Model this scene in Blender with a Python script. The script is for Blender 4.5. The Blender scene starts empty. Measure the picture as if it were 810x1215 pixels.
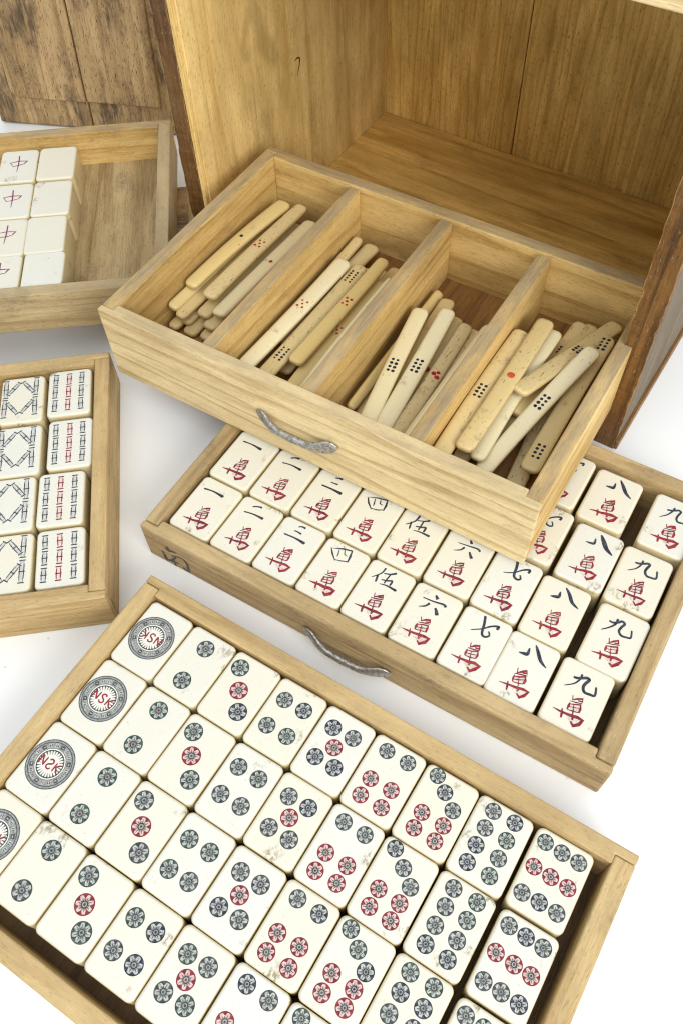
# Antique tile game set in wooden trays, on a white table.  1 Blender unit = 1 cm; numbers below are in mm.
import bpy, bmesh, math, random
from mathutils import Vector, Matrix
random.seed(11)
S = 0.1
R = math.radians
scene = bpy.context.scene
COL = scene.collection

# ------------------------------------------------------------------ node helpers
class NT:
    def __init__(self, name):
        self.m = bpy.data.materials.new(name); self.m.use_nodes = True
        self.t = self.m.node_tree; self.n = self.t.nodes; self.l = self.t.links
        self.n.clear()
        self.out = self.n.new('ShaderNodeOutputMaterial')
        self.b = self.n.new('ShaderNodeBsdfPrincipled')
        self.l.new(self.b.outputs[0], self.out.inputs[0])
    def set(self, sock, v):
        if hasattr(v, 'node'): self.l.new(v, sock)
        else: sock.default_value = v
    def node(self, t, **kw):
        n = self.n.new(t)
        for k, v in kw.items(): setattr(n, k, v)
        return n
    def math(self, op, a, b=0.0, c=None, clamp=False):
        n = self.node('ShaderNodeMath', operation=op, use_clamp=clamp)
        self.set(n.inputs[0], a); self.set(n.inputs[1], b)
        if c is not None: self.set(n.inputs[2], c)
        return n.outputs[0]
    def vmath(self, op, a, b=(0, 0, 0)):
        n = self.node('ShaderNodeVectorMath', operation=op)
        self.set(n.inputs[0], a); self.set(n.inputs[1], b)
        return n.outputs['Value'] if op == 'DOT_PRODUCT' else n.outputs[0]
    def noise(self, vec, scale, detail=3.0, rough=0.5, dist=0.0):
        n = self.node('ShaderNodeTexNoise')
        self.set(n.inputs['Vector'], vec); n.inputs['Scale'].default_value = scale
        n.inputs['Detail'].default_value = detail; n.inputs['Roughness'].default_value = rough
        n.inputs['Distortion'].default_value = dist
        return n.outputs['Fac']
    def ss(self, v, lo, hi, a=0.0, b=1.0):
        n = self.node('ShaderNodeMapRange', interpolation_type='SMOOTHSTEP')
        self.set(n.inputs[0], v); n.inputs[1].default_value = lo; n.inputs[2].default_value = hi
        n.inputs[3].default_value = a; n.inputs[4].default_value = b
        return n.outputs[0]
    def mix(self, f, a, b, mode='MIX'):
        n = self.node('ShaderNodeMix', data_type='RGBA', blend_type=mode)
        self.set(n.inputs[0], f); self.set(n.inputs[6], c4(a)); self.set(n.inputs[7], c4(b))
        return n.outputs[2]
    def mapping(self, vec, scale=(1, 1, 1), loc=(0, 0, 0)):
        n = self.node('ShaderNodeMapping')
        self.set(n.inputs['Vector'], vec); n.inputs['Scale'].default_value = scale; n.inputs['Location'].default_value = loc
        return n.outputs[0]
    def bump(self, h, strength, dist):
        n = self.node('ShaderNodeBump'); self.set(n.inputs['Height'], h)
        n.inputs['Strength'].default_value = strength; n.inputs['Distance'].default_value = dist
        self.l.new(n.outputs[0], self.b.inputs['Normal'])
    def p(self, **kw):
        for k, v in kw.items():
            self.set(self.b.inputs[k.replace('_', ' ')], v)
        return self.m
def c4(c):
    return c if hasattr(c, 'node') else ((c[0], c[1], c[2], 1.0) if len(c) == 3 else c)

def coords(k, spread=37.0):
    tc = k.node('ShaderNodeTexCoord'); oi = k.node('ShaderNodeObjectInfo')
    r = oi.outputs['Random']
    cmb = k.node('ShaderNodeCombineXYZ')
    k.set(cmb.inputs[0], k.math('MULTIPLY', r, spread)); k.set(cmb.inputs[1], k.math('MULTIPLY', r, spread * 2.3)); k.set(cmb.inputs[2], k.math('MULTIPLY', r, spread * 1.7))
    return tc.outputs['Object'], k.vmath('ADD', tc.outputs['Object'], cmb.outputs[0]), r, tc

def wood(name, axis, light, dark, ring=1.3, ringamt=0.45, streak=0.5, pore=0.45, dirt=0.25, dirtcol=(0.16, 0.125, 0.085),
         edge=0.4, edgecol=(0.27, 0.19, 0.10), rough=0.62, rim=0.0, rimcol=(0.33, 0.255, 0.155), knots=0.0, stain=0.0):
    """Straight grained old wood; axis is the grain direction in object space."""
    k = NT(name)
    obj, vec, rnd, tc = coords(k)
    i = 'xyz'.index(axis)
    def stretch(f): return tuple(f if j == i else 1.0 for j in range(3))
    warp = k.noise(vec, 0.35, 2)
    w3 = k.node('ShaderNodeCombineXYZ')
    for j in range(3): k.set(w3.inputs[j], k.math('MULTIPLY', warp, 0.9))
    wv = k.vmath('ADD', vec, w3.outputs[0])
    band = k.noise(k.mapping(wv, stretch(0.05)), 0.9, 4, 0.55)
    fib = k.noise(k.mapping(vec, stretch(0.035)), 13.0, 5, 0.65)
    fine = k.noise(k.mapping(vec, stretch(0.06)), 42.0, 2, 0.5)
    # growth lines: distance across the grain, bent by a slow noise
    cross = {'x': (0.0, 0.62, 1.0), 'y': (0.62, 0.0, 1.0), 'z': (1.0, 0.83, 0.0)}[axis]
    d = k.vmath('DOT_PRODUCT', vec, cross)
    bend = k.noise(k.mapping(vec, stretch(0.07)), 0.55, 2)
    d = k.math('ADD', d, k.math('MULTIPLY', bend, 3.4))
    saw = k.math('FRACT', k.math('MULTIPLY', d, ring))
    line = k.math('MULTIPLY', k.ss(saw, 0.45, 0.94), k.ss(saw, 0.95, 1.0, 1.0, 0.0))
    line = k.math('MULTIPLY', line, k.ss(k.noise(k.mapping(vec, stretch(0.12)), 1.1, 3), 0.22, 0.58))
    f = k.math('ADD', k.math('MULTIPLY', k.ss(band, 0.3, 0.72), streak), k.math('MULTIPLY', k.math('SUBTRACT', fib, 0.5), 1.75))
    f = k.math('ADD', f, k.math('MULTIPLY', line, ringamt))
    f = k.math('ADD', f, k.math('MULTIPLY', k.math('SUBTRACT', fine, 0.5), 0.6), clamp=True)
    col = k.mix(f, light, dark)
    # pores: short dark dashes along the grain
    pv = k.noise(k.mapping(vec, stretch(0.11)), 30.0, 1, 0.4)
    pm = k.math('MULTIPLY', k.ss(pv, 0.635, 0.73), pore)
    col = k.mix(pm, col, tuple(c * 0.33 for c in dark))
    # long hairline scratches, lighter
    sc = k.ss(k.noise(k.mapping(vec, stretch(0.015)), 24.0, 1), 0.69, 0.74)
    col = k.mix(k.math('MULTIPLY', sc, 0.25), col, tuple(min(1, c * 1.25) for c in light))
    # grime patches
    g1 = k.ss(k.noise(k.mapping(vec, stretch(0.45)), 0.75, 6, 0.62), 0.5, 0.78)
    g2 = k.ss(k.noise(vec, 6.5, 4, 0.6), 0.35, 0.7)
    gm = k.math('MULTIPLY', k.math('MULTIPLY', g1, k.math('ADD', k.math('MULTIPLY', g2, 0.7), 0.3)), dirt)
    col = k.mix(gm, col, dirtcol)
    spot = k.ss(k.noise(vec, 5.0, 1, 0.3), 0.745, 0.775)
    col = k.mix(k.math('MULTIPLY', spot, 0.22), col, tuple(c * 0.45 for c in dirtcol))
    if rim:
        nz = k.node('ShaderNodeSeparateXYZ'); k.set(nz.inputs[0], tc.outputs['Normal'])
        rn = k.noise(k.mapping(vec, stretch(0.18)), 2.4, 5, 0.65)
        rf = k.math('MULTIPLY', k.ss(nz.outputs[2], 0.6, 0.95), k.ss(rn, 0.28, 0.62, 0.25, 1.0))
        col = k.mix(k.math('MULTIPLY', rf, rim), col, k.mix(k.ss(fib, 0.3, 0.7), rimcol, tuple(c * 1.45 for c in rimcol)))
    if stain:
        s1 = k.ss(k.noise(k.mapping(vec, stretch(0.5)), 0.42, 6, 0.62), 0.50, 0.62)
        s2 = k.ss(k.noise(k.mapping(vec, stretch(0.15)), 5.0, 4, 0.6), 0.25, 0.6)
        col = k.mix(k.math('MULTIPLY', k.math('MULTIPLY', s1, s2), stain), col, dirtcol)
    if knots:
        kv = k.noise(k.mapping(vec, stretch(0.4)), 0.42, 3, 0.5, 1.2)
        col = k.mix(k.math('MULTIPLY', k.ss(kv, 0.6, 0.74), knots), col, tuple(c * 0.45 for c in dark))
    # handled, darkened and rubbed edges
    if edge:
        bv = k.node('ShaderNodeBevel'); bv.samples = 4; bv.inputs['Radius'].default_value = 0.09
        geo = k.node('ShaderNodeNewGeometry')
        dt = k.vmath('DOT_PRODUCT', bv.outputs[0], geo.outputs['Normal'])
        em = k.ss(dt, 0.80, 0.985, 1.0, 0.0)
        en = k.ss(k.noise(k.mapping(vec, stretch(0.3)), 3.2, 4, 0.65), 0.32, 0.58)
        col = k.mix(k.math('MULTIPLY', k.math('MULTIPLY', em, en), edge), col, edgecol)
        fl = k.ss(k.noise(k.mapping(vec, stretch(0.3)), 13.0, 2, 0.5), 0.66, 0.72)
        col = k.mix(k.math('MULTIPLY', fl, k.math('ADD', k.math('MULTIPLY', em, 0.55), 0.14)), col, (0.72, 0.66, 0.53))
    tone = k.noise(k.mapping(vec, stretch(0.3)), 0.55, 5, 0.6)
    col = k.mix(1.0, col, k.mix(k.ss(tone, 0.3, 0.7), (0.90, 0.87, 0.80), (1.2, 1.2, 1.16)), 'MULTIPLY')
    h = k.math('ADD', k.math('MULTIPLY', fib, 0.6), k.math('MULTIPLY', pm, -1.2))
    h = k.math('ADD', h, k.math('MULTIPLY', g2, 0.12))
    k.bump(h, 0.5, 0.025)
    rg = k.math('ADD', rough, k.math('MULTIPLY', k.math('SUBTRACT', fib, 0.5), 0.25))
    return k.p(Base_Color=col, Roughness=rg, Specular_IOR_Level=0.32)

WOODS = {}
def W(kind, axis):
    if (kind, axis) in WOODS: return WOODS[kind, axis]
    spec = dict(
        tray=dict(light=(0.59, 0.44, 0.22), dark=(0.35, 0.225, 0.088), ring=1.5, ringamt=0.45, streak=0.6, dirt=0.75, edge=0.75, edgecol=(0.15, 0.105, 0.058), rim=0.4, rimcol=(0.36, 0.27, 0.145)),
        worntray=dict(light=(0.50, 0.375, 0.195), dark=(0.27, 0.175, 0.075), ring=1.4, ringamt=0.5, streak=0.6, dirt=1.0, dirtcol=(0.14, 0.105, 0.065), edge=0.9, edgecol=(0.13, 0.09, 0.05), rim=0.4, rimcol=(0.37, 0.28, 0.155)),
        greytray=dict(light=(0.49, 0.385, 0.215), dark=(0.29, 0.20, 0.09), ring=1.3, ringamt=0.35, dirt=0.85, dirtcol=(0.15, 0.12, 0.08), edge=0.7, edgecol=(0.17, 0.135, 0.09), rim=0.5, rimcol=(0.34, 0.275, 0.175)),
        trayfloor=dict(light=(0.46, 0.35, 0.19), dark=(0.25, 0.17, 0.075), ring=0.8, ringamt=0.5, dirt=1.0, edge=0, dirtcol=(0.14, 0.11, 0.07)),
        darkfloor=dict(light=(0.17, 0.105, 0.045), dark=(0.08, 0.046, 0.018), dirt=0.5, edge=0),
        pale=dict(light=(0.74, 0.60, 0.345), dark=(0.48, 0.335, 0.155), ring=1.25, ringamt=0.75, streak=0.22, pore=0.35, dirt=0.45, dirtcol=(0.26, 0.175, 0.075), edge=0.85, edgecol=(0.17, 0.125, 0.075), rim=0.75, rimcol=(0.40, 0.315, 0.19)),
        palein=dict(light=(0.70, 0.505, 0.21), dark=(0.44, 0.265, 0.078), ring=0.9, ringamt=0.6, streak=0.55, pore=0.45, dirt=0.7, dirtcol=(0.20, 0.11, 0.033), edge=0.85, edgecol=(0.16, 0.115, 0.065), rim=0.95, rimcol=(0.30, 0.23, 0.14)),
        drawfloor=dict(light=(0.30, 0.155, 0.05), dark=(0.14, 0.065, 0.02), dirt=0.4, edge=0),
        inside=dict(light=(0.80, 0.59, 0.255), dark=(0.60, 0.385, 0.12), ring=1.0, ringamt=0.4, streak=0.6, pore=0.6, dirt=0.6, dirtcol=(0.27, 0.16, 0.04), edge=0, knots=0.4, stain=0.16),
        insideback=dict(light=(0.83, 0.585, 0.20), dark=(0.54, 0.325, 0.08), ring=2.2, ringamt=0.55, streak=0.75, pore=0.9, dirt=0.55, dirtcol=(0.20, 0.11, 0.02), edge=0, stain=0.2),
        insidefloor=dict(light=(0.82, 0.57, 0.20), dark=(0.52, 0.315, 0.085), ring=0.85, ringamt=0.6, streak=0.6, pore=0.4, dirt=0.55, dirtcol=(0.16, 0.09, 0.025), edge=0),
        lacquer=dict(light=(0.20, 0.095, 0.026), dark=(0.07, 0.031, 0.010), ring=1.6, ringamt=0.5, streak=0.8, pore=0.6, dirt=0.7, dirtcol=(0.24, 0.155, 0.07), edge=1.0, edgecol=(0.50, 0.31, 0.11), rough=0.42),
        greyout=dict(light=(0.17, 0.125, 0.075), dark=(0.085, 0.058, 0.032), dirt=0.8, edge=0.5, edgecol=(0.09, 0.06, 0.035)),
        door=dict(light=(0.52, 0.36, 0.185), dark=(0.31, 0.20, 0.092), ring=1.25, ringamt=0.65, streak=0.75, pore=1.0, dirt=1.3, stain=0.85, dirtcol=(0.065, 0.043, 0.03), edge=0.6, edgecol=(0.10, 0.065, 0.035)),
    )[kind]
    m = wood(f'{kind}_wood_{axis}', axis, **spec)
    WOODS[kind, axis] = m
    return m

def tile_material():
    k = NT('old_ivory_tile')
    obj, vec, rnd, tc = coords(k)
    base = k.mix(k.noise(vec, 0.8, 3), (0.685, 0.68, 0.60), (0.73, 0.73, 0.67))
    base = k.mix(k.math('MULTIPLY', rnd, 0.7), base, (0.735, 0.69, 0.545))
    sx = k.node('ShaderNodeSeparateXYZ'); k.set(sx.inputs[0], obj)
    nz = k.node('ShaderNodeSeparateXYZ'); k.set(nz.inputs[0], tc.outputs['Normal'])
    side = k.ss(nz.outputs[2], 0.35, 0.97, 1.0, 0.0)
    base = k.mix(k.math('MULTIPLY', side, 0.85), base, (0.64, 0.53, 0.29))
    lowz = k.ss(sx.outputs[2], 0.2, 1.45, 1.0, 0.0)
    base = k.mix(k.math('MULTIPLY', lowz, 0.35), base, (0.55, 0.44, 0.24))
    # brown worn chips and stains, mostly near the edges
    ed = k.math('MAXIMUM', k.math('DIVIDE', k.math('ABSOLUTE', sx.outputs[0]), 0.98), k.math('DIVIDE', k.math('ABSOLUTE', sx.outputs[1]), 1.37))
    ew = k.ss(ed, 0.45, 0.97)
    st = k.ss(k.noise(vec, 1.0, 2), 0.625, 0.69)
    sf = k.ss(k.noise(k.mapping(vec, (1, 0.6, 1)), 9.0, 5, 0.7), 0.43, 0.62)
    sm = k.math('MULTIPLY', k.math('MULTIPLY', st, sf), ew)
    base = k.mix(k.math('MULTIPLY', sm, 0.85), base, (0.24, 0.18, 0.08))
    haze = k.math('MULTIPLY', k.ss(k.noise(vec, 2.2, 4, 0.6), 0.6, 0.8), 0.2)
    base = k.mix(haze, base, (0.62, 0.55, 0.36))
    pin = k.ss(k.noise(vec, 17.0, 1, 0.3), 0.755, 0.785)
    base = k.mix(k.math('MULTIPLY', pin, 0.4), base, (0.25, 0.19, 0.1))
    k.bump(k.math('ADD', k.math('MULTIPLY', sm, -0.6), k.math('MULTIPLY', k.noise(vec, 3.0, 3), 0.25)), 0.25, 0.02)
    rg = k.math('ADD', 0.30, k.math('MULTIPLY', sm, 0.4))
    return k.p(Base_Color=base, Roughness=rg, Specular_IOR_Level=0.42, Subsurface_Weight=0.18, Subsurface_Radius=(0.30, 0.22, 0.12), Subsurface_Scale=0.6)

def bone(name, c1, c2, speck, grime):
    k = NT(name)
    obj, vec, rnd, tc = coords(k)
    base = k.mix(k.noise(k.mapping(vec, (0.25, 1, 1)), 2.2, 4), c1, c2)
    base = k.mix(k.math('MULTIPLY', rnd, 0.5), base, tuple(c * f for c, f in zip(c1, (0.95, 0.88, 0.74))))
    sp = k.ss(k.noise(k.mapping(vec, (0.24, 1, 1)), 15.0, 2, 0.5), 0.71 - 0.105 * speck, 0.79 - 0.09 * speck)
    where = k.ss(k.noise(vec, 0.7, 2), 0.60 - 0.32 * speck, 0.72 - 0.22 * speck)
    base = k.mix(k.math('MULTIPLY', k.math('MULTIPLY', sp, where), 0.85), base, (0.20, 0.125, 0.05))
    gr = k.ss(k.noise(vec, 1.0, 5, 0.65), 0.66 - 0.14 * grime, 0.84 - 0.1 * grime)
    base = k.mix(k.math('MULTIPLY', gr, 0.75), base, (0.26, 0.18, 0.08))
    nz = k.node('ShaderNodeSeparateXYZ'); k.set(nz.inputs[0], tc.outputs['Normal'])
    base = k.mix(k.math('MULTIPLY', k.ss(nz.outputs[2], -0.2, 0.85, 1.0, 0.0), 0.45), base, (0.36, 0.235, 0.085))  # brown sides, darkened further so thickness shading is painted into the colour
    k.bump(k.math('ADD', k.math('MULTIPLY', sp, -0.8), k.noise(k.mapping(vec, (0.2, 1, 1)), 6, 3)), 0.2, 0.015)
    return k.p(Base_Color=base, Roughness=0.36, Specular_IOR_Level=0.45, Subsurface_Weight=0.1, Subsurface_Radius=(0.2, 0.14, 0.08), Subsurface_Scale=0.4)

def ink(name, a, b, rough=0.5, scale=9.0):
    k = NT(name)
    obj, vec, rnd, tc = coords(k)
    n = k.ss(k.noise(vec, scale, 3, 0.6), 0.36, 0.66)
    return k.p(Base_Color=k.mix(n, a, b), Roughness=rough, Specular_IOR_Level=0.3)

def iron():
    k = NT('worn_iron')
    obj, vec, rnd, tc = coords(k)
    n = k.noise(vec, 7.0, 5, 0.65); f = k.noise(vec, 34.0, 2)
    col = k.mix(k.ss(n, 0.4, 0.65), (0.52, 0.51, 0.485), (0.24, 0.225, 0.20))
    col = k.mix(k.math('MULTIPLY', k.ss(f, 0.56, 0.68), 0.75), col, (0.075, 0.06, 0.048))
    k.bump(k.math('ADD', n, k.math('MULTIPLY', f, -0.5)), 0.5, 0.03)
    return k.p(Base_Color=col, Metallic=0.85, Roughness=k.ss(n, 0.3, 0.7, 0.30, 0.55))

def table_mat():
    k = NT('white_table_surface')
    obj, vec, rnd, tc = coords(k, 0)
    n = k.noise(vec, 0.25, 5, 0.6)
    col = k.mix(n, (0.855, 0.875, 0.88), (0.885, 0.90, 0.90))
    sp = k.math('MULTIPLY', k.ss(k.noise(vec, 2.6, 1, 0.3), 0.79, 0.82), 0.35)
    col = k.mix(sp, col, (0.45, 0.42, 0.36))
    sm = k.ss(k.noise(k.mapping(vec, (0.3, 1, 1)), 0.9, 5, 0.7), 0.6, 0.8)
    col = k.mix(k.math('MULTIPLY', sm, 0.06), col, (0.6, 0.57, 0.5))
    k.bump(k.noise(vec, 5.0, 4), 0.03, 0.01)
    return k.p(Base_Color=col, Roughness=k.ss(n, 0.3, 0.7, 0.33, 0.45), Specular_IOR_Level=0.4)

TILE = tile_material()
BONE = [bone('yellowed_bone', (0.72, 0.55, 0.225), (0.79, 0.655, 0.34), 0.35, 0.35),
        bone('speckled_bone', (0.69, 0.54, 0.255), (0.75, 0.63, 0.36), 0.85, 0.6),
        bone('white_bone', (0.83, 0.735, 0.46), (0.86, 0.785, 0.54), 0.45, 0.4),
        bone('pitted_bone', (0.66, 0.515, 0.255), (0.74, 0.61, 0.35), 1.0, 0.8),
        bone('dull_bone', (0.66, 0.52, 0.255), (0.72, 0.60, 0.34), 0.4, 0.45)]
INK_BLACK = ink('blue_black_ink', (0.015, 0.018, 0.03), (0.06, 0.07, 0.095))
INK_GREY = ink('grey_green_ink', (0.032, 0.038, 0.042), (0.09, 0.10, 0.10))
BAMBOO_FILL = ink('bamboo_fill', (0.46, 0.465, 0.45), (0.63, 0.63, 0.60), scale=14)
BAMBOO_PINK = ink('bamboo_pink_fill', (0.66, 0.50, 0.46), (0.74, 0.62, 0.57), scale=14)
INK_GREEN = ink('dark_green_ink', (0.022, 0.04, 0.034), (0.075, 0.105, 0.092))
INK_DARKRED = ink('dark_wine_ink', (0.075, 0.018, 0.026), (0.17, 0.03, 0.045))
INK_RED = ink('dark_red_ink', (0.21, 0.012, 0.024), (0.32, 0.045, 0.05))
INK_RED2 = ink('maroon_ink', (0.15, 0.012, 0.026), (0.27, 0.035, 0.05))
INK_PURPLE = ink('purple_red_ink', (0.17, 0.012, 0.07), (0.32, 0.07, 0.16))
PALE_GREY = ink('pale_grey_fill', (0.28, 0.305, 0.275), (0.53, 0.55, 0.495), scale=16)
PALE_PINK = ink('pale_pink_fill', (0.52, 0.36, 0.33), (0.66, 0.54, 0.49), scale=16)
MID_PINK = ink('ring_pink_fill', (0.33, 0.265, 0.245), (0.48, 0.39, 0.36), scale=16)
MID_GREY = ink('ring_grey_fill', (0.20, 0.205, 0.20), (0.35, 0.355, 0.335), scale=16)
CREAM = ink('cream_fill', (0.68, 0.67, 0.60), (0.78, 0.77, 0.70))
DOT_BLACK = ink('black_dot_ink', (0.012, 0.014, 0.03), (0.04, 0.045, 0.075), 0.3)
DOT_RED = ink('red_dot_ink', (0.33, 0.018, 0.018), (0.48, 0.05, 0.04), 0.3)
DOT_ORANGE = ink('orange_red_dot_ink', (0.52, 0.07, 0.03), (0.62, 0.13, 0.07), 0.3)
DOT_FADED = ink('faded_dot_ink', (0.66, 0.46, 0.33), (0.74, 0.58, 0.44), 0.4)
BRUSH = ink('brush_ink', (0.03, 0.027, 0.025), (0.12, 0.095, 0.07), 0.6, scale=5)
IRON = iron()

# ------------------------------------------------------------------ object helpers
def link(name, me, parent=None, mat=None):
    o = bpy.data.objects.new(name, me); COL.objects.link(o)
    if parent: o.parent = parent
    if mat is not None and me is not None and not me.materials: me.materials.append(mat)
    return o
def tag(o, label=None, cat=None, group=None, kind=None):
    if label: o['label'] = label
    if cat: o['category'] = cat
    if group: o['group'] = group
    if kind: o['kind'] = kind
    return o
def thing(name, label, cat, M, group=None):
    o = bpy.data.objects.new(name, None); COL.objects.link(o); o.empty_display_size = 0.5
    o.matrix_world = M
    return tag(o, label, cat, group)
def mesh_from(bm, name, scale=True, smooth=False):
    if scale: bmesh.ops.scale(bm, vec=(S, S, S), verts=bm.verts)
    bmesh.ops.recalc_face_normals(bm, faces=bm.faces)
    me = bpy.data.meshes.new(name); bm.to_mesh(me); bm.free()
    if smooth:
        for p in me.polygons: p.use_smooth = True
    return me
def frame(x, y, z, yaw):
    return Matrix.Translation((x * S, y * S, z * S)) @ Matrix.Rotation(R(yaw), 4, 'Z')

def prism(pts, a, b, plane='xy'):
    """Extruded outline. plane xy: extrude in z; xz: extrude in y; yz: extrude in x."""
    bm = bmesh.new()
    mk = {'xy': lambda p, h: (p[0], p[1], h), 'xz': lambda p, h: (p[0], h, p[1]), 'yz': lambda p, h: (h, p[0], p[1])}[plane]
    lo = [bm.verts.new(mk(p, a)) for p in pts]; hi = [bm.verts.new(mk(p, b)) for p in pts]
    n = len(pts)
    bm.faces.new(lo); bm.faces.new(hi)
    for i in range(n): bm.faces.new((lo[i], lo[(i + 1) % n], hi[(i + 1) % n], hi[i]))
    bmesh.ops.recalc_face_normals(bm, faces=bm.faces)
    return bm
def worn(bm, bev=0.45, cuts=0, amp=0.0, seed=0):
    """Rounds the arrises and knocks the long edges about a little, as handling does."""
    rnd = random.Random(seed)
    if cuts:
        long_edges = [e for e in bm.edges if e.calc_length() > 60]
        if long_edges: bmesh.ops.subdivide_edges(bm, edges=long_edges, cuts=cuts, use_grid_fill=False)
        # connect matching cut points so that faces stay planar strips
    if bev:
        ed = [e for e in bm.edges if len(e.link_faces) == 2 and e.calc_face_angle(0) > 0.6]
        bmesh.ops.bevel(bm, geom=ed, offset=bev, segments=2, profile=0.5, affect='EDGES', clamp_overlap=True)
    if amp:
        for v in bm.verts:
            v.co += Vector((rnd.uniform(-amp, amp), rnd.uniform(-amp, amp), rnd.uniform(-amp, amp)))
    return bm
def boxpts(x0, x1, y0, y1): return [(x0, y0), (x1, y0), (x1, y1), (x0, y1)]
def part_box(name, mat, parent, x0, x1, y0, y1, z0, z1, bev=0.45, amp=0.0, seed=0):
    bm = worn(prism(boxpts(x0, x1, y0, y1), z0, z1), bev, 0, amp, seed)
    # put the part's own origin at its middle so its grain is its own
    c = Vector(((x0 + x1) / 2, (y0 + y1) / 2, (z0 + z1) / 2))
    bmesh.ops.translate(bm, vec=-c, verts=bm.verts)
    o = link(name, mesh_from(bm, name), parent, mat); o.location = c * S
    return o
def part_prism(name, mat, parent, pts, a, b, plane='xy', bev=0.45, amp=0.0, seed=0):
    bm = worn(prism(pts, a, b, plane), bev, 0, amp, seed)
    c = Vector((0, 0, 0))
    for v in bm.verts: c += v.co
    c /= len(bm.verts)
    bmesh.ops.translate(bm, vec=-c, verts=bm.verts)
    o = link(name, mesh_from(bm, name), parent, mat); o.location = c * S
    return o

# ------------------------------------------------------------------ drawing marks (flat inlays)
def smooth_line(pts, per=6):
    if len(pts) < 3:
        (x0, y0), (x1, y1) = pts[0], pts[-1]
        return [(x0 + (x1 - x0) * i / per, y0 + (y1 - y0) * i / per) for i in range(per + 1)]
    P = [pts[0]] + list(pts) + [pts[-1]]
    out = []
    for i in range(1, len(P) - 2):
        p0, p1, p2, p3 = P[i - 1], P[i], P[i + 1], P[i + 2]
        for s in range(per):
            t = s / per
            out.append(tuple(0.5 * (2 * p1[j] + (p2[j] - p0[j]) * t + (2 * p0[j] - 5 * p1[j] + 4 * p2[j] - p3[j]) * t * t
                                    + (3 * p1[j] - p0[j] - 3 * p2[j] + p3[j]) * t ** 3) for j in (0, 1)))
    out.append(P[-2])
    return out
def ribbon(bm, pts, w0, w1, z, mi=0, wm=None, per=6):
    """A brush stroke: width w0 at its start, w1 at its end, wm in the middle."""
    L = smooth_line(pts, per) if per else pts
    n = len(L); rows = []
    for i, (x, y) in enumerate(L):
        a = L[max(0, i - 1)]; b = L[min(n - 1, i + 1)]
        dx, dy = b[0] - a[0], b[1] - a[1]; d = math.hypot(dx, dy) or 1
        nx, ny = -dy / d, dx / d
        t = i / (n - 1)
        w = w0 + (w1 - w0) * t
        if wm is not None: w += (wm - (w0 + w1) / 2) * 4 * t * (1 - t)
        if i in (0, n - 1): w *= 0.55
        rows.append((bm.verts.new((x + nx * w / 2, y + ny * w / 2, z)), bm.verts.new((x - nx * w / 2, y - ny * w / 2, z))))
    for i in range(n - 1):
        f = bm.faces.new((rows[i][0], rows[i][1], rows[i + 1][1], rows[i + 1][0])); f.material_index = mi
def disc(bm, cx, cy, fr, z, mi=0, n=40):
    c = bm.verts.new((cx, cy, z)); v = []
    for i in range(n):
        a = 2 * math.pi * i / n; r = fr(a) if callable(fr) else fr
        v.append(bm.verts.new((cx + r * math.cos(a), cy + r * math.sin(a), z)))
    for i in range(n):
        f = bm.faces.new((c, v[i], v[(i + 1) % n])); f.material_index = mi
def ring(bm, r0, r1, z, mi=0, n=48, a0=0.0, a1=2 * math.pi):
    closed = a1 - a0 > 6.28; m = n if closed else n + 1
    v = [(bm.verts.new((r0 * math.cos(a0 + (a1 - a0) * i / n), r0 * math.sin(a0 + (a1 - a0) * i / n), z)),
          bm.verts.new((r1 * math.cos(a0 + (a1 - a0) * i / n), r1 * math.sin(a0 + (a1 - a0) * i / n), z))) for i in range(m)]
    for i in range(n):
        a, b = v[i], v[(i + 1) % m]
        f = bm.faces.new((a[0], b[0], b[1], a[1])); f.material_index = mi
def finish_mark(bm, name, mats):
    bmesh.ops.scale(bm, vec=(S, S, S), verts=bm.verts)
    for f in bm.faces:
        f.normal_update()
        if f.normal.z < 0: f.normal_flip()
    me = bpy.data.meshes.new(name); bm.to_mesh(me); bm.free()
    for m in mats: me.materials.append(m)
    return me

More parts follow.
